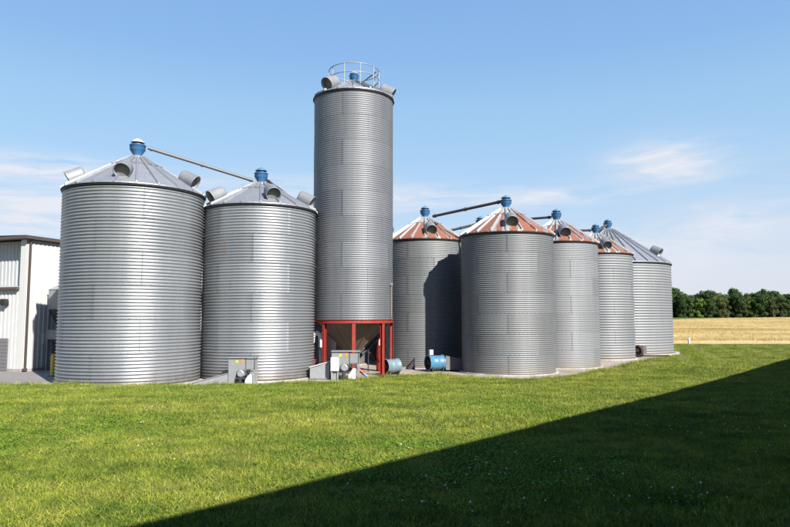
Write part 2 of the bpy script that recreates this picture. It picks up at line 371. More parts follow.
# ------------------------------------------------------------------ silos
CACHE = {}
def cached(key, fn, name, m):
    if key not in CACHE: CACHE[key] = fn().mesh(name, m)
    return CACHE[key]
NS = 5                                            # sheets per ring
def wall_sheet(Rad, hr, nc, seg):
    b = MB(); pitch = hr / nc; amp = min(pitch * (.105 if Rad < 1.7 else .135 if Rad < 2 else .11 if Rad > 3 else .20), .03); A = 2 * pi / NS
    prof = []
    for q in range(nc * seg + 1):
        z = hr * q / (nc * seg); prof.append((amp * cos(2 * pi * z / pitch), z))
    na = 18; cols = [(-A / 2 + A * i / na, 0.0) for i in range(na)] + [(A / 2, 0.0)]
    P = len(prof)
    vs = [((Rad + off + dr) * cos(a), (Rad + off + dr) * sin(a), z) for a, off in cols for dr, z in prof]
    fs = [(i * P + q, (i + 1) * P + q, (i + 1) * P + q + 1, i * P + q + 1) for i in range(len(cols) - 1) for q in range(P - 1)]
    b.add(vs, fs, True)
    lc = [(A / 2 - .0, .001), (A / 2 + .003, .005), (A / 2 + .028, .005)]
    b.add([((Rad + off + dr) * cos(a), (Rad + off + dr) * sin(a), z) for a, off in lc for dr, z in prof], [(i * P + q, (i + 1) * P + q, (i + 1) * P + q + 1, i * P + q + 1) for i in range(2) for q in range(P - 1)], True)
    def bolt(a, z, dr):
        r = Rad + dr; s_ = .009; u = Vector((-sin(a), cos(a), 0)); n_ = Vector((cos(a), sin(a), 0)); k = Vector((0, 0, 1)); p = n_ * r + k * z
        q = [p + u * s_ * sx + k * s_ * sz for sx, sz in ((-1, -1), (1, -1), (1, 1), (-1, 1))]; t_ = [v + n_ * .008 for v in q]
        b.add(q + t_, [(4, 5, 6, 7), (0, 1, 5, 4), (1, 2, 6, 5), (2, 3, 7, 6), (3, 0, 4, 7)])
    for i in range(14): bolt(-A / 2 + A * (i + .5) / 14, pitch * .02 + .012, amp)
    for q in range(nc): bolt(A / 2 + .006, pitch * (q + .98) if q < nc - 1 else pitch * q + pitch * .05, amp + .004)
    return b
def roof_panel(r0, r1, z0, z1, n, rib=.08):
    A = 2 * pi / n; b = MB(); sl = (z0 - z1) / (r1 - r0); al = [(-A / 2), (-A / 6), (A / 6), (A / 2)]
    rr = [r0, r0 + (r1 - r0) * .5, r1, r1 + .005]
    vs = []
    for a in al:
        for k, r in enumerate(rr):
            z = z0 - sl * (r - r0)
            if k == 3: z -= .035
            vs.append((r * cos(a), r * sin(a), z))
    fs = [(i * 4 + k, i * 4 + k + 1, (i + 1) * 4 + k + 1, (i + 1) * 4 + k) for i in range(3) for k in range(3)]
    b.add([Vector(v) for v in vs], fs)
    # standing rib along one edge
    a = A / 2; u = Vector((-sin(a), cos(a), 0)); d = Vector((cos(a), sin(a), 0)); wv_ = rib * .55
    p = [d * r0 + Vector((0, 0, z0)), d * (r1 + .015) + Vector((0, 0, z1 - sl * .015))]
    q = []
    for pt in p: q += [pt - u * wv_, pt - u * wv_ * .5 + Vector((0, 0, rib)), pt + u * wv_ * .5 + Vector((0, 0, rib)), pt + u * wv_]
    e = [v - Vector((0, 0, .035)) for v in (q[4], q[7])]
    b.add(q, [(0, 4, 5, 1), (1, 5, 6, 2), (2, 6, 7, 3), (4, 7, 6, 5)])
    return b
def make_vent(root, Rad, H, zp, ang, r, m='vent_zinc', pitch=26, rad_f=.80, ln=.60):
    """round hooded roof vent: neck through the roof, hood lying outwards, mesh screen in its mouth"""
    sl = (zp - H) / (Rad - .3); rr = Rad * rad_f; z = H + sl * (Rad - rr)
    v = MB()
    nb = Vector((0, 0, -.15)); v.cyl((-.14, 0, -.2), (-.05, 0, r * 1.0), r * .72, r * .72, 14)
    ax = Vector((cos(R(pitch)), 0, -sin(R(pitch)))); c0 = Vector((-.02 - .30 * ln, 0, r * 1.05 + .10)); c1 = c0 + ax * ln
    n = 22; side = Vector((0, 1, 0)); up = side.cross(ax) * -1
    if up.z < 0: up = -up
    ring = []
    for s_, rad in ((0, r * .55), (.02, r * .86), (.09, r), (ln - .015, r), (ln, r + .012), (ln, r - .015), (ln * .72, r - .02)):
        for i in range(n):
            th = 2 * pi * i / n; cut = .03 * sin(th) if s_ > .3 else 0       # mouth raked: upper lip reaches further out
            ring.append(c0 + ax * (s_ + cut) + side * cos(th) * rad + up * sin(th) * rad)
    fs = [(k * n + i, k * n + (i + 1) % n, (k + 1) * n + (i + 1) % n, (k + 1) * n + i) for k in range(6) for i in range(n)]
    v.add(ring, fs, True); v.add(ring[:n], [tuple(range(n))])
    o = v.build('roof_vent', m, root, (rr * cos(ang), rr * sin(ang), z), (0, 0, ang))
    g = MB(); g.cyl(c0 + ax * (ln * .74), c0 + ax * (ln * .74 + .012), r - .02, None, n); g.build('vent_screen', 'vent_screen', o)
    return o
def make_cap(root, z, r, mb, ml, hex_=False):
    b = MB(); n = 24
    b.lathe([(r * .42, -.04), (r * .42, .05), (r * .97, r * 1.02), (r, r * 1.06), (r, r * 1.58), (r * 1.06, r * 1.60), (r * 1.06, r * 1.70), (r * .9, r * 1.72), (r * .5, r * 1.72)], n)
    o = b.build('fill_cap', mb, root, (0, 0, z))
    g = MB(); g.lathe([(r * .70, r * 1.71), (r * .70, r * 2.12)], n); g.build('cap_neck', 'black_rubber', o)
    l = MB(); l.lathe([(r * .60, r * 2.06), (r * .88, r * 2.02), (r * .90, r * 2.10), (r * .52, r * 2.38), (r * .12, r * 2.60), (0.0, r * 2.62)], n); l.build('cap_lid', ml, o)
    return o
def silo(label, x, y, Rad, H, zp, nr, nc, wall, roofm, ribs=20, vents=(), vent_r=.3, cap=('blue_enamel', 'white_paint'), capr=.27, z0=0, rot=0., seg=6, found=.14, ring=True, vm='vent_zinc', name='grain_silo', cleats=True, foot=.12):
    face = atan2(-y, -x)                                   # direction towards the photographer
    t = thing(name, label, 'silo', (x, y, 0), 0, 'corrugated steel grain silos')
    hr = (H - z0) / nr
    me = cached(('w', Rad, hr, nc, wall), lambda: wall_sheet(Rad, hr, nc, seg), 'wall_sheet', wall)
    for k in range(nr):
        for j in range(NS):
            ob('wall_sheet', me, t, (0, 0, z0 + k * hr), (0, 0, face + rot + (j + .5 * (k % 2)) * 2 * pi / NS))
    rc = .30 if Rad < 3 else .38; re = Rad + .07; zc = zp; ze = H + .05
    me = cached(('r', Rad, H, zp, ribs, roofm), lambda: roof_panel(rc, re, zc, ze, ribs), 'roof_panel', roofm)
    for k in range(ribs): ob('roof_panel', me, t, None, (0, 0, face + (k + .5) * 2 * pi / ribs))
    MB().lathe([(Rad - .03, H - .06), (Rad + .045, H - .06), (Rad + .05, H + .025), (Rad - .03, H + .035)], 72).build('eave_shade_ring', 'black_rubber', t)  # black band: shade and gap under the eave put into the colour
    MB().lathe([(rc + .03, zc - .03), (rc + .05, zc + .03), (rc - .02, zc + .055), (rc - .05, zc + .085), (capr * .38, zc + .09)], 32).build('roof_collar', roofm if roofm == 'roof_zinc' else 'roof_zinc', t)
    if ring:
        b = MB(); sl = (zc - ze) / (re - rc); r_ = rc + (re - rc) * .30
        for i in range(ribs):
            a = face + i * 2 * pi / ribs; a2 = a + 2 * pi / ribs
            p = Vector((r_ * cos(a), r_ * sin(a), zc - sl * (r_ - rc) + .07)); q = Vector((r_ * cos(a2), r_ * sin(a2), p.z))
            b.cyl(p, q, .014, None, 5); b.cyl(p - Vector((0, 0, .07)), p + Vector((0, 0, .03)), .018, None, 5)
            pi_ = Vector(((r_ - .22) * cos(a), (r_ - .22) * sin(a), zc - sl * (r_ - .22 - rc) + .06)); b.cyl(pi_, p, .012, None, 4)
        b.build('roof_ring', 'pipe_zinc', t)
    make_cap(t, zc + .03, capr, *cap)
    for a in vents: make_vent(t, Rad, H, zp, face + R(a), vent_r, vm)
    if found: MB().lathe([(Rad - .05, .0), (Rad - .05, found * .35), (Rad + foot, found * .33), (Rad + foot, -.04)], 72).build('footing', 'foundation_concrete', t)
    return t
BL = ('blue_enamel', 'light_blue_enamel')
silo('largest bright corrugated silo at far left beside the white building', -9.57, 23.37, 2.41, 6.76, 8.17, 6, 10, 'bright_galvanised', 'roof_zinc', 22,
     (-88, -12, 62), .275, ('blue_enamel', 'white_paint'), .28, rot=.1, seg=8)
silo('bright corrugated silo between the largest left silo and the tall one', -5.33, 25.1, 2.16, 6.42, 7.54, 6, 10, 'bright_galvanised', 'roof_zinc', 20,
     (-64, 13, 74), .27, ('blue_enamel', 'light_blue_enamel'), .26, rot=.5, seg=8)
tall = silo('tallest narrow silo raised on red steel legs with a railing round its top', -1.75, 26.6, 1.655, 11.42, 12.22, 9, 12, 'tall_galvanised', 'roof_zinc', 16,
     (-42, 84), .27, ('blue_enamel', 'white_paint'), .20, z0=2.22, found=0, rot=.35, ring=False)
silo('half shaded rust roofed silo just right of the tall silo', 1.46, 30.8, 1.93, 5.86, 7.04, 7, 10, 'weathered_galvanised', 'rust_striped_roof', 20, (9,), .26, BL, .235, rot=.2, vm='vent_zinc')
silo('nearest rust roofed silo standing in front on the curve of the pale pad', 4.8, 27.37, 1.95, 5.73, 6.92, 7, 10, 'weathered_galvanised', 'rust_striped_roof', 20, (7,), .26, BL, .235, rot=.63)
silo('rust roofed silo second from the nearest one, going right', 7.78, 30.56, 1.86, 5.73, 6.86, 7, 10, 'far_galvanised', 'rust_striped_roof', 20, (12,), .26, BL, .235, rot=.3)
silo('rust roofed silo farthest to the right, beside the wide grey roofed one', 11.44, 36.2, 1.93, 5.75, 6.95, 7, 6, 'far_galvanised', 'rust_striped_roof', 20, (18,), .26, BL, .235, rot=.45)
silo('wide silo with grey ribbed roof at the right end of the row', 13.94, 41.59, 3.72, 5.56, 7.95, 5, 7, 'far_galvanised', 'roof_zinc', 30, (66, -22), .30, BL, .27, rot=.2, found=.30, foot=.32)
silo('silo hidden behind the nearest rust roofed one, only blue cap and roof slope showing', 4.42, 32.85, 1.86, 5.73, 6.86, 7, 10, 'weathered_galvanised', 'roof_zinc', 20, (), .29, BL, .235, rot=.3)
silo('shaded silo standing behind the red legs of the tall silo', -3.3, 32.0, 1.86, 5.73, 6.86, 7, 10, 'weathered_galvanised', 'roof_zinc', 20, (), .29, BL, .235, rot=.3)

silo('shaded silo in the gap behind the red legs, left of the half shaded one', -.30, 35.4, 1.86, 5.73, 6.8, 7, 10, 'weathered_galvanised', 'roof_zinc', 20, (), .29, BL, .235, rot=.3)

# ---- red stand, hopper, railing: parts of the tall silo (local frame = its axis)
face = atan2(-26.6, 1.75); Rt = 1.655; ZB = 2.22
for k in range(8):
    a = face + R(1.5) + k * pi / 4; c = Vector((cos(a), sin(a), 0)) * (Rt - .04)
    b = MB(); rm = Matrix.Rotation(a, 3, 'Z')
    for dx_, w_ in ((-.055, .016), (.055, .016)): b.box(c + rm @ Vector((dx_, 0, (ZB - .16) / 2)), (w_, .135, ZB - .16), mtx=rm)
    b.box(c + Vector((0, 0, (ZB - .16) / 2)), (.094, .016, ZB - .16), mtx=rm)
    o = b.build('leg', 'red_paint', tall)
    MB().box(c + Vector((0, 0, .012)), (.30, .30, .024), mtx=rm).build('foot_plate', 'red_paint', o)
MB().lathe([(Rt - .16, ZB - .15), (Rt + .05, ZB - .15), (Rt + .05, ZB - .13), (Rt + .012, ZB - .13), (Rt + .012, ZB - .02), (Rt + .05, ZB - .02), (Rt + .05, ZB), (Rt - .16, ZB)], 64, smooth=False).build('ring_beam', 'red_paint', tall)
for k in range(8):                                        # diagonal tie rods on the rear bays
    if k in (0, 7): continue
    a0 = face + R(1.5) + k * pi / 4; a1 = a0 + pi / 4; r_ = Rt - .06
    b = MB(); b.cyl((r_ * cos(a0), r_ * sin(a0), .25), (r_ * cos(a1), r_ * sin(a1), ZB - .3), .014, None, 6)
    b.cyl((r_ * cos(a1), r_ * sin(a1), .25), (r_ * cos(a0), r_ * sin(a0), ZB - .3), .014, None, 6)
    if k in (2, 3, 4, 5): b.build('tie_rod', 'red_paint', tall)
def hop_panel(n=12):
    A = 2 * pi / n; b = MB(); r0, z0, r1, z1 = Rt - .10, ZB - .10, .16, .82
    b.add([(r * cos(s * A / 2), r * sin(s * A / 2), z) for r, z in ((r0, z0), (r1, z1)) for s in (-1, 1)], [(0, 2, 3, 1)])
    a = A / 2; u = Vector((-sin(a), cos(a), 0)); d = Vector((cos(a), sin(a), 0)); o_ = (d * (z0 - z1) - Vector((0, 0, 1)) * (r0 - r1)).normalized() * .035
    p = d * r0 + Vector((0, 0, z0)); q = d * r1 + Vector((0, 0, z1)); k = .028
    b.add([p - u * k, p + o_, p + u * k, q - u * k, q + o_, q + u * k], [(0, 1, 4, 3), (1, 2, 5, 4)])
    return b
me = hop_panel().mesh('hopper_panel', 'hopper_steel')
for k in range(12): ob('hopper_panel', me, tall, None, (0, 0, face + (k + .5) * pi / 6))
MB().cyl((0, 0, .84), (0, 0, .52), .17, .17, 20).build('hopper_outlet', 'dark_steel', tall)
RR = 1.06; zr0 = 11.9; zr1 = 12.74; NP = 10
for k in range(NP):
    a = face + R(14) + k * 2 * pi / NP
    MB().cyl((RR * cos(a), RR * sin(a), 11.70), (RR * cos(a), RR * sin(a), zr1), .020, None, 6).build('railing_post', 'pale_steel', tall)
for z in (zr1, (zr0 + zr1) / 2 + .05):
    MB().tube([(RR * cos(2 * pi * i / 48), RR * sin(2 * pi * i / 48), z) for i in range(49)], .020, 6).build('railing_rail', 'pale_steel', tall)
for a_, z_ in ((64, 12.6), (82, 12.25)):                   # slanting grab rails on the right side
    a = face + R(a_)
    MB().tube([(RR * .98 * cos(a), RR * .98 * sin(a), z_), (RR * .55 * cos(a - .35), RR * .55 * sin(a - .35), z_ - .42), (RR * .5 * cos(a - .35), RR * .5 * sin(a - .35), 11.9)], .026, 6).build('grab_rail', 'dark_steel', tall)
# roof steps down to the eave
b = MB(); a = face + R(22); sl = (12.22 - 11.47) / (1.66 - .30)
for s_ in (-1, 1):
    u = Vector((-sin(a), cos(a), 0)) * .17 * s_; d = Vector((cos(a), sin(a), 0))
    b.cyl(d * .45 + u + Vector((0, 0, 12.22 - sl * .15 + .06)), d * 1.6 + u + Vector((0, 0, 12.22 - sl * 1.3 + .06)), .016, None, 6)
for i in range(5):
    r_ = .5 + i * .25; p = d * r_ + Vector((0, 0, 12.22 - sl * (r_ - .3) + .06)); u = Vector((-sin(a), cos(a), 0)) * .17
    b.cyl(p - u, p + u, .014, None, 5)
b.build('roof_ladder', 'dark_steel', tall)
a = face + R(66)
MB().tube([((Rt + .05) * cos(a), (Rt + .05) * sin(a), z) for z in (2.3, 3.0, 3.6)], .017, 8).build('conduit', 'conduit_yellow', tall)
b = MB(); b.box(((Rt + .06) * cos(a), (Rt + .06) * sin(a), 3.64), (.08, .08, .10), a); b.build('junction_box', 'pale_steel', tall)

# ---- feed pipes between the caps
def pipe(label, p0, p1, r, m, flange=True):
    p0 = Vector(p0); p1 = Vector(p1); mid = p0.lerp(p1, .5); L = (p1 - p0)
    b = MB(); b.cyl(p0 - mid, p1 - mid, r, None, 14)
    o = tag(b.build('feed_pipe', m, None, mid), label, 'pipe', 'feed pipes between the silo caps')
    d = L.normalized()
    for f_ in (.03, .5, .97):
        q = p0.lerp(p1, f_) - mid; MB().cyl(q - d * .035, q + d * .035, r * 1.32, None, 14).build('pipe_collar', m, o)
    return o
pipe('long pale pipe sloping down from the far left silo cap to the next silo', (-9.22, 23.45, 8.60), (-5.60, 24.95, 7.68), .062, 'pipe_zinc')
pipe('short dark pipe dropping behind the second bright silo from its cap', (-5.15, 25.3, 7.78), (-3.45, 31.0, 7.0), .055, 'dark_pipe')
pipe('dark sloping pipe from the nearest rust roofed silo cap down to the left', (4.58, 27.5, 7.30), (1.80, 30.0, 7.05), .065, 'dark_pipe')
pipe('dark pipe running left from the cap hidden behind the nearest rust roof', (4.2, 32.85, 7.08), (2.62, 33.0, 6.72), .065, 'dark_pipe')
pipe('dark level pipe between the second rust roofed silo cap and the hidden cap', (7.56, 30.7, 7.12), (4.65, 32.7, 7.16), .06, 'dark_pipe')
pipe('dark pipe running left from the cap of the farthest rust roofed silo', (11.2, 36.2, 7.22), (7.9, 37.0, 7.26), .065, 'dark_pipe')
pipe('short dark pipe joining the wide grey roofed silo cap to its left neighbour', (13.75, 41.3, 8.25), (11.62, 36.45, 7.24), .07, 'dark_pipe')

# ------------------------------------------------------------------ machines on the pad
def drive_unit(label, x, y, s, rz=0, trough=(1.25, .40, .06), box_left=False):
    t = thing('auger_drive', label, 'machine', (x, y, 0), rz, 'unloading auger drives at the silo feet'); t.scale = (s, s, s)
    b = MB(); b.prism([(-.45, 0), (-.28, 0), (-.17, .46), (-.10, .52), (.08, .52), (.12, .46), (.12, .92), (-.45, .92)], -.20, .22); b.build('housing', 'grey_enamel', t)
    b = MB(); b.box((0.01, 0, .935), (.96, .50, .024)); b.build('lid', 'pale_steel', t)
    b = MB(); b.box((.29, -.06, .70), (.30, .26, .34)); b.box((.29, -.196, .70), (.26, .012, .30)); b.build('control_box', 'grey_enamel', t)
    for yy in (-.17, .17):
        MB().prism([(.40, .0), (.46, .0), (.45, .92), (.42, .92)], yy - .02, yy + .02).build('leg', 'grey_enamel', t)
    b = MB(); b.cyl((-.03, -.24, .40), (-.03, .16, .40), .125, None, 20); b.cyl((-.03, -.27, .40), (-.03, -.24, .40), .09, .125, 20); o = b.build('motor', 'pale_steel', t)
    b = MB()
    for i in range(8): b.box((-.03 + .13 * cos(i * pi / 4 + .2), -.03, .40 + .13 * sin(i * pi / 4 + .2)), (.012, .26, .03), mtx=Matrix.Rotation(-(i * pi / 4 + .2), 3, 'Y'))
    b.build('cooling_fin', 'grey_enamel', o)
    b = MB(); b.box((-.04, -.16, .245), (.30, .20, .05)); b.cyl((-.05, -.2, .22), (-.05, -.2, .02), .06, .045, 12); b.build('motor_bracket', 'dark_steel', t)
    b = MB(); b.prism([(.10, .02), (.34, .02), (.36, .34), (.26, .38), (.10, .20)], -.10, .14); b.build('discharge_spout', 'white_paint', t)
    MB().box((-.16, -.206, .80), (.085, .008, .085)).build('warning_label', 'yellow_label', t)
    MB().box((.02, -.206, .82), (.075, .008, .12)).build('warning_label', 'orange_label', t)
    b = MB(); b.tube([(.24, -.2, .52), (.23, -.26, .36), (.15, -.27, .22), (.04, -.24, .26)], .012, 6); b.build('cable', 'black_rubber', t)
    if trough:
        L, h1, h0 = trough; b = MB()
        b.prism([(-.455 - L, 0), (-.455, 0), (-.455, h1), (-.455 - L, h0)], -.16, .18)
        b.prism([(-.455 - L, h0 + .002), (-.455, h1 + .002), (-.455, h1 + .022), (-.455 - L, h0 + .022)], -.19, .21); b.build('trough', 'pale_steel', t)
    return t
drive_unit('grey auger drive with warning labels and sloping trough at the second bright silo', -5.22, 22.2, 1.0)
drive_unit('grey auger drive with warning labels in front of the red legs', -1.84, 24.1, 1.12, 0, None)
t = thing('feed_trough', 'short grey sloping trough left of the drive under the tall silo', 'trough', (-2.75, 24.3, 0))
b = MB(); b.prism([(-.42, .02), (.30, .02), (.30, .62), (-.42, .40)], -.2, .2); b.build('body', 'pale_steel', t)
b = MB(); b.prism([(-.45, .425), (.33, .645), (.33, .67), (-.45, .45)], -.23, .23); b.build('lid', 'white_paint', t)
MB().box((.315, 0, .30), (.02, .34, .50)).build('end_plate', 'dark_steel', t)
t = thing('meter_box', 'white electrical box on two short legs beside the drive', 'box', (-2.22, 23.85, 0))
b = MB(); b.box((0, 0, .58), (.30, .16, .50)); b.build('cabinet', 'white_paint', t); MB().box((0, -.086, .58), (.26, .012, .45)).build('door', 'white_paint', t)
for sx in (-1, 1): MB().box((sx * .11, 0, .165), (.045, .06, .33)).build('leg', 'pale_steel', t)
t = thing('drive_shaft', 'short red and blue tube lying tilted right of the drive', 'tube', (-1.2, 24.5, .1))
b = MB(); b.cyl((-.20, 0, .26), (.04, -.02, .06), .065, .06, 14); b.build('guard', 'red_paint', t)
b = MB(); b.cyl((.035, -.02, .064), (.16, -.03, -.04), .062, .055, 14); b.build('cuff', 'light_blue_enamel', t)
b = MB(); b.cyl((-.26, .01, .31), (-.20, 0, .26), .03, .03, 10); b.build('coupling', 'dark_steel', t)
t = thing('elbow_pipe', 'white curved pipe elbow on a dark post between silo and red leg', 'pipe', (-3.12, 25.9, 0))
b = MB(); b.tube([(-.18, 0, 1.30)] + [(-.02 - .16 * cos(th), 0, 1.45 + .22 * sin(th)) for th in rl(0, pi, 10)] + [(.14, 0, 1.28), (.14, 0, 1.1)], .10, 12); b.build('elbow', 'white_paint', t)
b = MB(); b.cyl((.05, .02, 0), (.05, .02, 1.32), .075, None, 12); b.build('post', 'dark_steel', t)
t = thing('storage_tank', 'white upright tank in shade behind the left red leg', 'tank', (-3.05, 29.3, 0))
MB().lathe([(0, .02), (.34, .02), (.36, .06), (.36, 1.45), (.33, 1.58), (.18, 1.70), (0, 1.72)], 24).build('shell', 'white_paint', t); MB().lathe([(0, 1.78), (.11, 1.78), (.12, 1.70)], 16).build('lid', 'black_rubber', t)
t = thing('hopper_auger', 'dark inclined tube under the brown hopper of the tall silo', 'auger', (-1.75, 26.6, 0))
b = MB(); b.cyl((.02, .02, .42), (.95, 1.1, 1.35), .075, None, 12); b.build('tube', 'dark_steel', t)
b = MB(); b.box((0, 0, .36), (.36, .36, .22)); b.build('boot', 'dark_steel', t)
for px_, py_ in ((.62, .72), (-.02, -.02)): MB().cyl((px_, py_, 0), (px_, py_, .30 if px_ < 0 else 1.0), .025, None, 8).build('support', 'dark_steel', t)
t = thing('control_post', 'dark post with a small white box behind the right red legs', 'post', (-.62, 27.9, 0))
MB().cyl((0, 0, 0), (0, 0, 1.5), .03, None, 8).build('post', 'dark_steel', t); MB().box((0, -.06, 1.25), (.22, .10, .34)).build('cabinet', 'white_paint', t)
# axial fans
def fan(label, x, y, rz, m, r=.31, L=.72, duct=None, topbox=False, mouth='dark_steel'):
    t = thing('aeration_fan', label, 'fan', (x, y, 0), rz, 'round aeration fans at the silo feet'); zc = r + .07
    b = MB(); n = 32; X = lambda p: [(q[1], zc) for q in p]
    prof = [(r - .02, .02), (r + .025, 0), (r + .03, .03), (r, .06), (r, L * .5 - .02), (r + .012, L * .5), (r, L * .5 + .02), (r, L - .06), (r + .03, L - .03), (r + .025, L), (r - .02, L - .02), (r - .02, .02)]
    vs = [(xx, rad * cos(2 * pi * i / n), zc + rad * sin(2 * pi * i / n)) for i in range(n) for rad, xx in prof]; P = len(prof)
    b.add(vs, [(i * P + q, i * P + q + 1, ((i + 1) % n) * P + q + 1, ((i + 1) % n) * P + q) for i in range(n) for q in range(P - 1)], True)
    o_c = b.build('casing', m, t)
    MB().cyl((.012, 0, zc), (L - .1, 0, zc), r - .021, None, 32, caps=False).build('mouth_shade', 'black_rubber', o_c)  # added black lining, paints the shade inside the fan mouth
    b = MB()
    for rr_ in (.33, .66, .98): b.tube([(.012, (r - .01) * rr_ * cos(2 * pi * i / 24), zc + (r - .01) * rr_ * sin(2 * pi * i / 24)) for i in range(25)], .006, 4)
    for i in range(8): b.cyl((.012, 0, zc), (.012, (r - .01) * cos(i * pi / 4), zc + (r - .01) * sin(i * pi / 4)), .005, None, 4)
    b.build('guard', 'rusty_iron', t)
    b = MB(); b.cyl((.08, 0, zc), (.36, 0, zc), .11, None, 16); b.cyl((.05, 0, zc), (.08, 0, zc), .07, .11, 16); b.build('motor', 'rusty_iron', t)
    for i in range(6):
        th = i * pi / 3; d = Vector((0, cos(th), sin(th))); u = Vector((0, -sin(th), cos(th))); c = Vector((.30, 0, zc)); ax = Vector((1, 0, 0))
        q = [c + d * .10 - (u * .06 + ax * .05), c + d * .10 + (u * .06 + ax * .05), c + d * (r - .03) + (u * .09 + ax * .03), c + d * (r - .03) - (u * .09 + ax * .03)]
        b = MB(); b.add(q + [v + ax * .008 for v in q], [(0, 1, 2, 3), (7, 6, 5, 4), (0, 4, 5, 1), (2, 6, 7, 3), (1, 5, 6, 2), (3, 7, 4, 0)]); b.build('fan_blade', 'rusty_iron', t)
    b = MB(); b.cyl((.50, 0, zc), (.51, 0, zc), r - .02, None, 24); b.build('rear_plate', 'black_rubber', t)
    for xx in (.10, L - .12):
        b = MB(); b.prism([(xx, 0), (xx + .05, 0), (xx + .05, zc - r * .62), (xx, zc - r * .62)], -r * .85, r * .85); b.build('foot', 'black_rubber', t)
    if topbox: b = MB(); b.box((.16, 0, zc + r + .14), (.16, .14, .22)); b.cyl((.16, 0, zc + r - .02), (.16, 0, zc + r + .04), .03, None, 8); b.build('switch_box', 'white_paint', t)
    if duct:
        w1, h1, Ld = duct; b = MB()
        a_ = [(L, -r, zc - r), (L, r, zc - r), (L, r, zc + r), (L, -r, zc + r)]; c_ = [(L + Ld, -w1, .05), (L + Ld, w1, .05), (L + Ld, w1, h1), (L + Ld, -w1, h1)]
        b.add(a_ + c_, [(3, 2, 1, 0), (4, 5, 6, 7), (0, 1, 5, 4), (1, 2, 6, 5), (2, 3, 7, 6), (3, 0, 4, 7)]); b.build('transition_duct', 'pipe_zinc', t)
    return t
fan('faded pale blue fan with dark open mouth beside the right red leg', -.42, 25.75, R(38), 'faded_blue', .275, .66)
fan('bright blue fan with a white box on top, ducted to the nearest rust roofed silo', 1.38, 27.4, R(24), 'light_blue_enamel', .30, .72, (.40, .52, .75), True)
fan('dark rusty fan lying at the foot of the wide grey roofed silo', 13.85, 37.0, R(62), 'rusty_iron', .29, .70, (.4, .6, .6))
t = thing('shadow_wedge', 'dark wedge shaped as a duct shadow at the foot of the half shaded silo', 'duct', (.72, 28.55, 0))  # solid dark wedge in place of the shadow of a duct
b = MB(); b.prism([(-.20, 0), (.12, 0), (.12, .46)], -.12, .30); b.build('body', 'dark_steel', t); MB().prism([(.122, 0), (.16, 0), (.16, .50), (.122, .46)], -.16, .34).build('flange', 'dark_steel', t)
t = thing('steel_beam', 'rusty beam lying on the pad before the wide grey roofed silo', 'beam', (14.95, 37.0, .09))
b = MB(); b.box((0, 0, .02), (1.5, .12, .016)); b.box((0, 0, -.04), (1.5, .12, .016)); b.box((0, 0, -.01), (1.5, .014, .046)); b.build('beam', 'rusty_iron', t)
t = thing('marker_post', 'small white post at the field edge right of the silos', 'post', (24.2, 53.0, 0))
MB().lathe([(.09, -.05), (.09, .50), (.06, .58), (0, .60)], 12).build('post', 'white_paint', t)

# ------------------------------------------------------------------ white building at the left
bt = thing('metal_building', 'white ribbed metal building with brown trim and grey door at left edge', 'building', (-15.72, 27.2, 0), R(-20))
# local frame: front wall along -x at y=0, right wall along +y at x=0
EV = 5.62
def ribbed(n, ln, z0, z1, axis, off=0, depth=.025, m='white_siding', start=0, parent=bt, pw=.9, name='wall_panel'):
    """wall panels side by side, each with four raised ribs"""
    k = int(ln / pw + .5); pw = ln / k
    for i in range(k):
        b = MB(); nr_ = 4; pts = []
        for j in range(nr_):
            c = pw * (j + .5) / nr_
            pts += [(c - .045, 0), (c - .02, depth), (c + .02, depth), (c + .045, 0)]
        pts = [(0.003, 0)] + pts + [(pw - .003, 0)]
        vs = []
        for (s_, d_) in pts:
            s2 = start + i * pw + s_
            for z in (z0, z1): vs.append((-s2, -d_ - off, z) if axis == 'front' else (d_ + off, s2, z))
        fs = [(q * 2, q * 2 + 1, q * 2 + 3, q * 2 + 2) for q in range(len(pts) - 1)]
        b.add(vs, fs); b.build(name, m, parent)
ribbed(0, 14, .12, EV, 'right', m='white_siding', start=0.0)
ribbed(0, 14, .12, 3.48, 'front', m='white_siding', start=0.32)
ribbed(0, 14, 3.70, EV, 'front', off=-.45, m='grey_siding', start=.32)
MB().box((-.16, .0, (EV + .12) / 2), (.32, .05, EV - .12)).build('corner_pier', 'white_siding', bt)
b = MB(); b.box((-7.2, .05 + .23, 3.60), (13.7, .46, .02)); b.build('ledge', 'grey_roofing', bt)
b = MB(); b.prism([(0, 0), (.46, 0), (.46, .20), (0, .06)], -14.3, -.33)
for i, v in enumerate(b.v): b.v[i] = (v[1], v[0] - .0, v[2] + 3.50)
b.build('ledge_flashing', 'grey_roofing', bt)
MB().box((-7.3, -.10, 3.52), (14.0, .16, .11)).build('ledge_gutter', 'brown_trim', bt)
MB().box((-7.1, -.09, EV + .07), (14.7, .36, .12)).build('front_gutter', 'brown_trim', bt)
MB().box((.10, 7.1, EV + .07), (.26, 14.0, .12)).build('side_gutter', 'brown_trim', bt)
MB().box((-7.2, .0, .06), (14.4, .06, .12)).build('base_trim', 'foundation_concrete', bt); MB().box((.01, 7.1, .06), (.05, 14, .12)).build('base_trim', 'foundation_concrete', bt)
b = MB(); b.box((.075, .10, EV / 2), (.075, .08, EV - .1)); b.box((.11, .06, .10), (.10, .18, .10)); b.build('downspout', 'brown_trim', bt)
b = MB(); b.add([(.2, -.25, EV + .152), (.2, 14, EV + .152), (-7, 14, EV + .30), (-14.4, 14, EV + .152), (-14.4, -.25, EV + .152), (-7, -.25, EV + .30)], [(0, 1, 2, 5), (5, 2, 3, 4)]); b.build('roof', 'grey_roofing', bt)
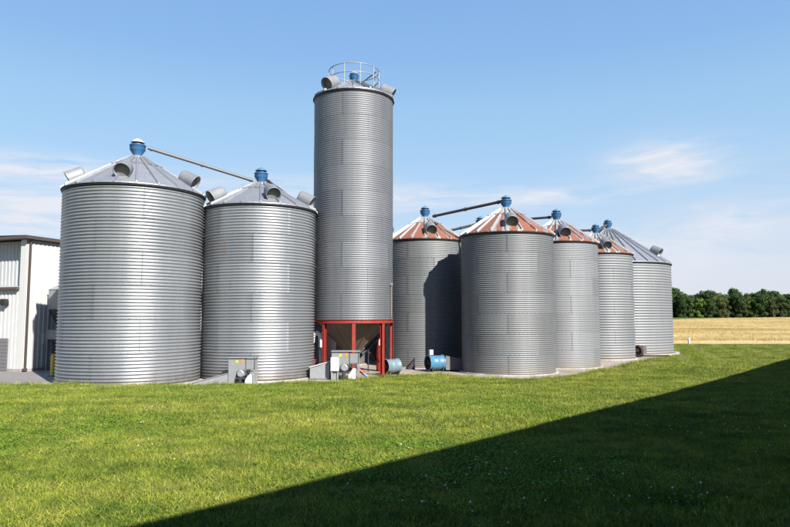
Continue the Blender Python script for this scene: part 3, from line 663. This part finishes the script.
b = MB(); b.add([(-14.4, .5, 0), (-14.4, 14, 0), (-14.4, 14, EV), (-14.4, .5, EV)], [(0, 1, 2, 3)]); b.add([(0, 14.02, 0), (-14.4, 14.02, 0), (-14.4, 14.02, EV), (0, 14.02, EV)], [(0, 1, 2, 3)]); b.build('rear_wall', 'white_siding', bt)
# roll-up door: slats
dr = MB().box((-2.35, -.030, .70), (3.10, .02, 1.40)).build('roller_door', 'door_grey', bt)
for i in range(9): MB().box((-2.35, -.046, .10 + .15 * i), (3.04, .02, .135)).build('door_slat', 'door_grey', dr)
lamp = MB().prism([(-.15, .0), (.15, 0), (.15, .12), (.10, .26), (-.10, .26), (-.15, .12)], -.24, -.03).build('wall_lamp', 'black_rubber', bt, (-1.02, 0, 2.82))
MB().box((0, -.14, -.012), (.22, .14, .02)).build('lens', 'vent_screen', lamp)
MB().box((.06, 1.02, 1.35), (.10, .22, .48)).build('meter_cabinet', 'white_paint', bt)
MB().cyl((.08, 1.02, .1), (.08, 1.02, 1.10), .025, None, 8).build('conduit', 'pale_steel', bt)
# ---- grey bin beside it
t = thing('dust_bin', 'grey steel hopper bin on legs between white building and largest silo', 'bin', (-14.55, 28.3, 0), R(-20))
b = MB(); b.prism([(-.45, 2.65), (.55, 2.65), (.55, 3.50), (-.45, 3.50)], -.5, .5); b.build('body', 'grey_enamel', t)
b = MB(); b.add([(-.48, -.53, 3.50), (.58, -.53, 3.50), (.58, .53, 3.50), (-.48, .53, 3.50), (.0, -.05, 3.85), (.1, -.05, 3.85), (.1, .05, 3.85), (.0, .05, 3.85)], [(0, 1, 5, 4), (1, 2, 6, 5), (2, 3, 7, 6), (3, 0, 4, 7), (4, 5, 6, 7), (3, 2, 1, 0)]); b.build('roof', 'pale_steel', t)
b = MB(); b.add([(-.45, -.5, 2.648), (.55, -.5, 2.648), (.55, .5, 2.648), (-.45, .5, 2.648), (-.1, -.15, 1.75), (.2, -.15, 1.75), (.2, .15, 1.75), (-.1, .15, 1.75)], [(0, 4, 5, 1), (1, 5, 6, 2), (2, 6, 7, 3), (3, 7, 4, 0), (4, 7, 6, 5)]); b.build('hopper', 'dark_steel', t)
for sx in (-.42, .52):
    for sy in (-.47, .47): MB().box((sx, sy, 1.32), (.08, .08, 2.65)).build('leg', 'grey_enamel', t)
MB().box((.05, 0, 1.55), (1.10, 1.05, .40)).build('platform_skirt', 'grey_enamel', t)
MB().box((.05, .05, .65), (.70, .70, 1.20)).build('drum', 'dark_steel', t)
t = thing('bollard', 'yellow bollard at the left foot of the largest silo', 'bollard', (-13.42, 25.35, 0))
MB().lathe([(.09, 0), (.09, .78), (.07, .85), (0, .88)], 16).build('post', 'yellow_paint', t); MB().lathe([(.16, 0), (.16, .03), (.09, .032)], 16).build('base_plate', 'dark_steel', t)
t = thing('shadow_patch', 'dark flat patch standing in for shadow on the yard left of the largest silo', 'mat', (-12.7, 21.9, .012))
b = MB(); b.box((0, 0, .01), (1.1, .5, .03), R(6)); b.build('mat', 'black_rubber', t)  # dark slab drawn where the yard only lies in shadow

# ------------------------------------------------------------------ the long shed whose shadow lies on the lawn (it stands behind and right of the camera)
sh = thing('long_shed', 'long dark timber shed behind the camera whose shadow darkens the lawn', 'shed', (2.20, -.73, 0), atan2(28.24, 23.70))
EV2 = 6.0
b = MB(); x0, x1 = -14, 56
b.box(((x0 + x1) / 2, -6.5, EV2 / 2), (x1 - x0 - .6, 12.4, EV2 - .2)); b.build('wall', 'dark_timber', sh)
b = MB()
for sgn, y_ in ((1, 0), (-1, -13)): b.add([(x0, y_, EV2), (x1, y_, EV2), (x1, -6.5, EV2 + 1.7), (x0, -6.5, EV2 + 1.7), (x0, y_, EV2 - .18), (x1, y_, EV2 - .18), (x1, -6.5, EV2 + 1.5), (x0, -6.5, EV2 + 1.5)],
      [(0, 1, 2, 3), (4, 7, 6, 5), (0, 4, 5, 1), (0, 3, 7, 4), (1, 5, 6, 2)])
b.build('roof', 'grey_roofing', sh)
for i in range(60): MB().box((x0 + 1 + i * 1.14, -.285, EV2 / 2), (.06, .03, EV2 - .25)).build('wall_rib', 'dark_timber', sh)
MB().box(((x0 + x1) / 2, .05, EV2 - .08), (x1 - x0, .12, .14)).build('gutter', 'brown_trim', sh)

# ------------------------------------------------------------------ woodland beyond the field
def crown_mesh(seed, m, h=9.5, wd=3.4, low=.02, n=3200):
    rnd = random.Random(seed); b = MB(); vs = []; fs = []
    cl = []
    for i in range(26):
        z = h * (low + (1 - low) * rnd.random() ** .8); f_ = (z / h - low) / (1 - low)
        rad = wd * (sin(pi * min(1, .12 + f_ * .80)) ** .7) * rnd.uniform(.35, .95); a = rnd.random() * 2 * pi
        cl.append((rad * cos(a), rad * sin(a), z, rnd.uniform(.7, 1.35) * wd * .34))
    cl.append((0, 0, h * .9, wd * .35))
    for i in range(n):
        cx, cy, cz, cr = cl[rnd.randrange(len(cl))]
        d = Vector((rnd.gauss(0, 1), rnd.gauss(0, 1), rnd.gauss(0, .85))).normalized() * cr * rnd.uniform(.55, 1.05)
        p = Vector((cx, cy, cz)) + d; s_ = rnd.uniform(.18, .40)
        nrm = (d.normalized() + Vector((rnd.gauss(0, .5), rnd.gauss(0, .5), rnd.gauss(.3, .5)))).normalized()
        u = nrm.orthogonal().normalized(); u = Matrix.Rotation(rnd.random() * 6.28, 3, nrm) @ u; v = nrm.cross(u)
        o = len(vs); vs += [p - u * s_, p + v * s_ * .6, p + u * s_, p - v * s_ * .6]; fs.append((o, o + 1, o + 2, o + 3))
    b.add(vs, fs); return b.mesh('crown', m)
def trunk_mesh(seed, h=7, r=.19):
    rnd = random.Random(seed); b = MB(); pts = [(rnd.uniform(-.1, .1) * i, rnd.uniform(-.1, .1) * i, h * i / 5) for i in range(6)]
    for i in range(5): b.cyl(pts[i], pts[i + 1], r * (1 - i * .16), r * (1 - (i + 1) * .16), 7, False)
    for k in range(6):
        p = Vector(pts[2 + k % 3]); a = k * 1.1; q = p + Vector((cos(a) * 1.9, sin(a) * 1.9, 1.5)); b.cyl(p, q, r * .4, r * .12, 5, False)
    return b.mesh('trunk', 'bark')
CR = {'dark_leaf': [crown_mesh(i, 'dark_leaf', 9.2 + .5 * (i % 3), 3.0 + .35 * (i % 3)) for i in range(4)],
      'bright_leaf': [crown_mesh(20, 'bright_leaf', 8.0, 2.1, .05, 2600)], 'olive_leaf': [crown_mesh(30 + i, 'olive_leaf', 9, 3.0) for i in range(2)]}
TK = [trunk_mesh(i) for i in range(3)]
def tree(x, y, m, k, s, label, group='trees of the wood beyond the field'):
    t = thing('woodland_tree', label, 'tree', (x, y, far_z(x, y) - .05), random.random() * 6.28, group); w_ = random.uniform(.72, 1.08); t.scale = (s * w_, s * w_, s * random.uniform(.84, 1.08))
    L = CR[m]; ob('trunk', TK[k % 3], t); ob('crown', L[k % len(L)], t)
rt = random.Random(5); i = 0
LD = 'dark green leafy tree in the wood beyond the tan field'; LO = 'olive tinted tree among the dark wood beyond the tan field'
for row, (yy, dxs, sc) in enumerate(((221, 2.5, .74), (225, 2.7, .84), (230, 2.8, .91), (236, 2.9, .95))):
    x = 72.0
    while x < 190:
        xx = x + rt.uniform(-1, 1); sc_ = sc * rt.uniform(.86, 1.08)
        pxl = 395 + 640 * xx / yy
        kind = 'olive_leaf' if (row == 0 and rt.random() < .22) else 'dark_leaf'
        if row == 0 and 692 < pxl < 706: kind = 'bright_leaf'; sc_ = .95
        tree(xx, yy + rt.uniform(-1.5, 1.5), kind, i, sc_, 'bright green slim tree at the left end of the wood beside the silos' if kind == 'bright_leaf' else (LO if kind == 'olive_leaf' else LD))
        i += 1; x += dxs

# ------------------------------------------------------------------ grass, wheat tufts and clover (geometry nodes, nobody could count them)
def emitter(name, cells, dens, m):
    """cells: list of quads (x0,y0,x1,y1); per-face density attribute"""
    vs = []; fs = []; dn = []
    for (xa, ya, xb, yb) in cells:
        o = len(vs); vs += [(xx, yy, ground_z(xx, yy) + .002) for xx, yy in ((xa, ya), (xb, ya), (xb, yb), (xa, yb))]; fs.append((o, o + 1, o + 2, o + 3)); dn.append(dens((xa + xb) / 2, (ya + yb) / 2))
    me = bpy.data.meshes.new(name); me.from_pydata(vs, [], fs); at_ = me.attributes.new('dens', 'FLOAT', 'FACE'); at_.data.foreach_set('value', dn)
    me.materials.append(M[m]); o = ob(name, me); return struct(o, 'stuff')
def scatter(o, m, blade_h, blade_r, patch_r, nblades, tilt, smin, smax, seed, flat=.35, ball=False, disc=False):
    ng = bpy.data.node_groups.new(o.name, 'GeometryNodeTree'); g = NT(ng)
    ng.interface.new_socket('Geometry', in_out='INPUT', socket_type='NodeSocketGeometry'); ng.interface.new_socket('Geometry', in_out='OUTPUT', socket_type='NodeSocketGeometry')
    gi = g.new('NodeGroupInput'); go = g.new('NodeGroupOutput')
    def rnd(kind, lo, hi, sd_):
        n = g.new('FunctionNodeRandomValue', data_type=kind)
        if kind == 'FLOAT': n.inputs[2].default_value = lo; n.inputs[3].default_value = hi; n.inputs['Seed'].default_value = sd_; return n.outputs[1]
        n.inputs[0].default_value = lo; n.inputs[1].default_value = hi; n.inputs['Seed'].default_value = sd_; return n.outputs[0]
    if disc:
        bl = g.new('GeometryNodeMeshCircle'); bl.fill_type = 'NGON'; bl.inputs['Vertices'].default_value = 7; bl.inputs['Radius'].default_value = blade_r
        tf = g.new('GeometryNodeTransform'); g.l.new(bl.outputs[0], tf.inputs[0]); tf.inputs['Translation'].default_value = (0, 0, .045); blade = tf.outputs[0]
    elif ball:
        bl = g.new('GeometryNodeMeshIcoSphere'); bl.inputs['Radius'].default_value = blade_r; bl.inputs['Subdivisions'].default_value = 1
        tf = g.new('GeometryNodeTransform'); g.l.new(bl.outputs[0], tf.inputs[0]); tf.inputs['Translation'].default_value = (0, 0, .055); blade = tf.outputs[0]
    else:
        bl = g.new('GeometryNodeMeshCone'); bl.inputs['Vertices'].default_value = 3; bl.inputs['Radius Top'].default_value = 0.0
        bl.inputs['Radius Bottom'].default_value = blade_r; bl.inputs['Depth'].default_value = blade_h
        bl.fill_type = 'NONE'; blade = bl.outputs[0]
        tf = g.new('GeometryNodeTransform'); g.l.new(blade, tf.inputs[0]); tf.inputs['Scale'].default_value = (1, flat, 1); blade = tf.outputs[0]
    gr = g.new('GeometryNodeMeshGrid'); gr.inputs[0].default_value = patch_r * 2; gr.inputs[1].default_value = patch_r * 2
    dp = g.new('GeometryNodeDistributePointsOnFaces'); g.l.new(gr.outputs[0], dp.inputs[0]); dp.inputs['Density'].default_value = nblades / (4 * patch_r ** 2); dp.inputs['Seed'].default_value = seed
    ip = g.new('GeometryNodeInstanceOnPoints'); g.l.new(dp.outputs[0], ip.inputs[0]); g.l.new(blade, ip.inputs['Instance'])
    g.l.new(rnd('FLOAT_VECTOR', (-tilt, -tilt, 0), (tilt, tilt, 6.28), 3), ip.inputs['Rotation']); g.l.new(rnd('FLOAT', .55, 1.25, 4), ip.inputs['Scale'])
    rz_ = g.new('GeometryNodeRealizeInstances'); g.l.new(ip.outputs[0], rz_.inputs[0])
    sm = g.new('GeometryNodeSetMaterial'); g.l.new(rz_.outputs[0], sm.inputs[0]); sm.inputs['Material'].default_value = M[m]
    na = g.new('GeometryNodeInputNamedAttribute', data_type='FLOAT'); na.inputs[0].default_value = 'dens'
    d2 = g.new('GeometryNodeDistributePointsOnFaces'); g.l.new(gi.outputs[0], d2.inputs[0]); g.l.new(na.outputs[0], d2.inputs['Density']); d2.inputs['Seed'].default_value = seed + 1
    i2 = g.new('GeometryNodeInstanceOnPoints'); g.l.new(d2.outputs[0], i2.inputs[0]); g.l.new(sm.outputs[0], i2.inputs['Instance'])
    g.l.new(rnd('FLOAT_VECTOR', (-.06, -.06, 0), (.06, .06, 6.28), 7), i2.inputs['Rotation']); g.l.new(rnd('FLOAT', smin, smax, 8), i2.inputs['Scale'])
    g.l.new(i2.outputs[0], go.inputs[0])
    md = o.modifiers.new('scatter', 'NODES'); md.node_group = ng
def lawn_cells(y0, y1, st, margin=1.6):
    out = []; y = y0
    while y < y1:
        half = .64 * (y + st) + margin; n = int(half / st) + 1
        for i in range(-n, n):
            xa = i * st; cx, cy = xa + st / 2, y + st / 2
            if inside(cx, cy) or (cx > 16 and cy > 53): continue
            if cy > 40 and cx < 17: continue
            out.append((xa, y, xa + st, y + st))
        y += st
    return out
e = emitter('grass', lawn_cells(3.6, 12, .4), lambda x, y: 125 if y < 8 else 105, 'grass_blade'); scatter(e, 'grass_blade', .040, .0046, .12, 52, .9, .6, 1.6, 1)
e = emitter('grass', lawn_cells(12, 27, .3), lambda x, y: 75, 'grass_blade'); scatter(e, 'grass_blade', .055, .0066, .15, 42, .9, .55, 1.6, 5)
e = emitter('grass', lawn_cells(27, 53.4, .6), lambda x, y: 24, 'grass_blade'); scatter(e, 'grass_blade', .085, .011, .28, 60, .8, .6, 1.4, 9)
e = emitter('clover', lawn_cells(3.8, 24, .8), lambda x, y: (3.4 if x > .7 * y - 5 else .35) * max(0, sin(x * .8 + y * .5) * sin(y * .6 - x * .3) + .5), 'clover_white'); scatter(e, 'clover_white', .02, .0115, .14, 3, .5, .7, 1.2, 15, ball=True)
e = emitter('clover', lawn_cells(3.8, 21, .5), lambda x, y: 24 * max(0, min(1, 1.2 * (sin(x * .55 + y * .35 + 1) * sin(y * .5 - x * .25 + .6) + .05))), 'clover_leaf'); scatter(e, 'clover_leaf', .02, .0095, .14, 55, .6, .6, 1.3, 31, disc=True)
ec = [(i * .15, j * .15, i * .15 + .15, j * .15 + .15) for i in range(-110, 128) for j in range(132, 300)]
ec = [c_ for c_ in ec if not inside(c_[0] + .075, c_[1] + .075) and edist(c_[0] + .075, c_[1] + .075) < .30 and c_[1] < 44]
e = emitter('grass', ec, lambda x, y: 55 * max(0.0, sin(x * 2.1 + y) * sin(x * .7 - y * 1.3) + .45), 'grass_blade'); scatter(e, 'grass_blade', .15, .0065, .12, 26, .6, .5, 1.5, 41)
wc = [(x, y, x + 4, y + 4) for y in range(56, 144, 4) for x in range(20, 124, 4) if .38 * y < x < .66 * y + 6]
def wdens(x, y): return 5 if y < 90 else 3
e = emitter('wheat', wc, wdens, 'wheat')
for v in e.data.vertices: v.co.z += .12
scatter(e, 'wheat', .22, .02, .45, 40, .4, .7, 1.2, 21)
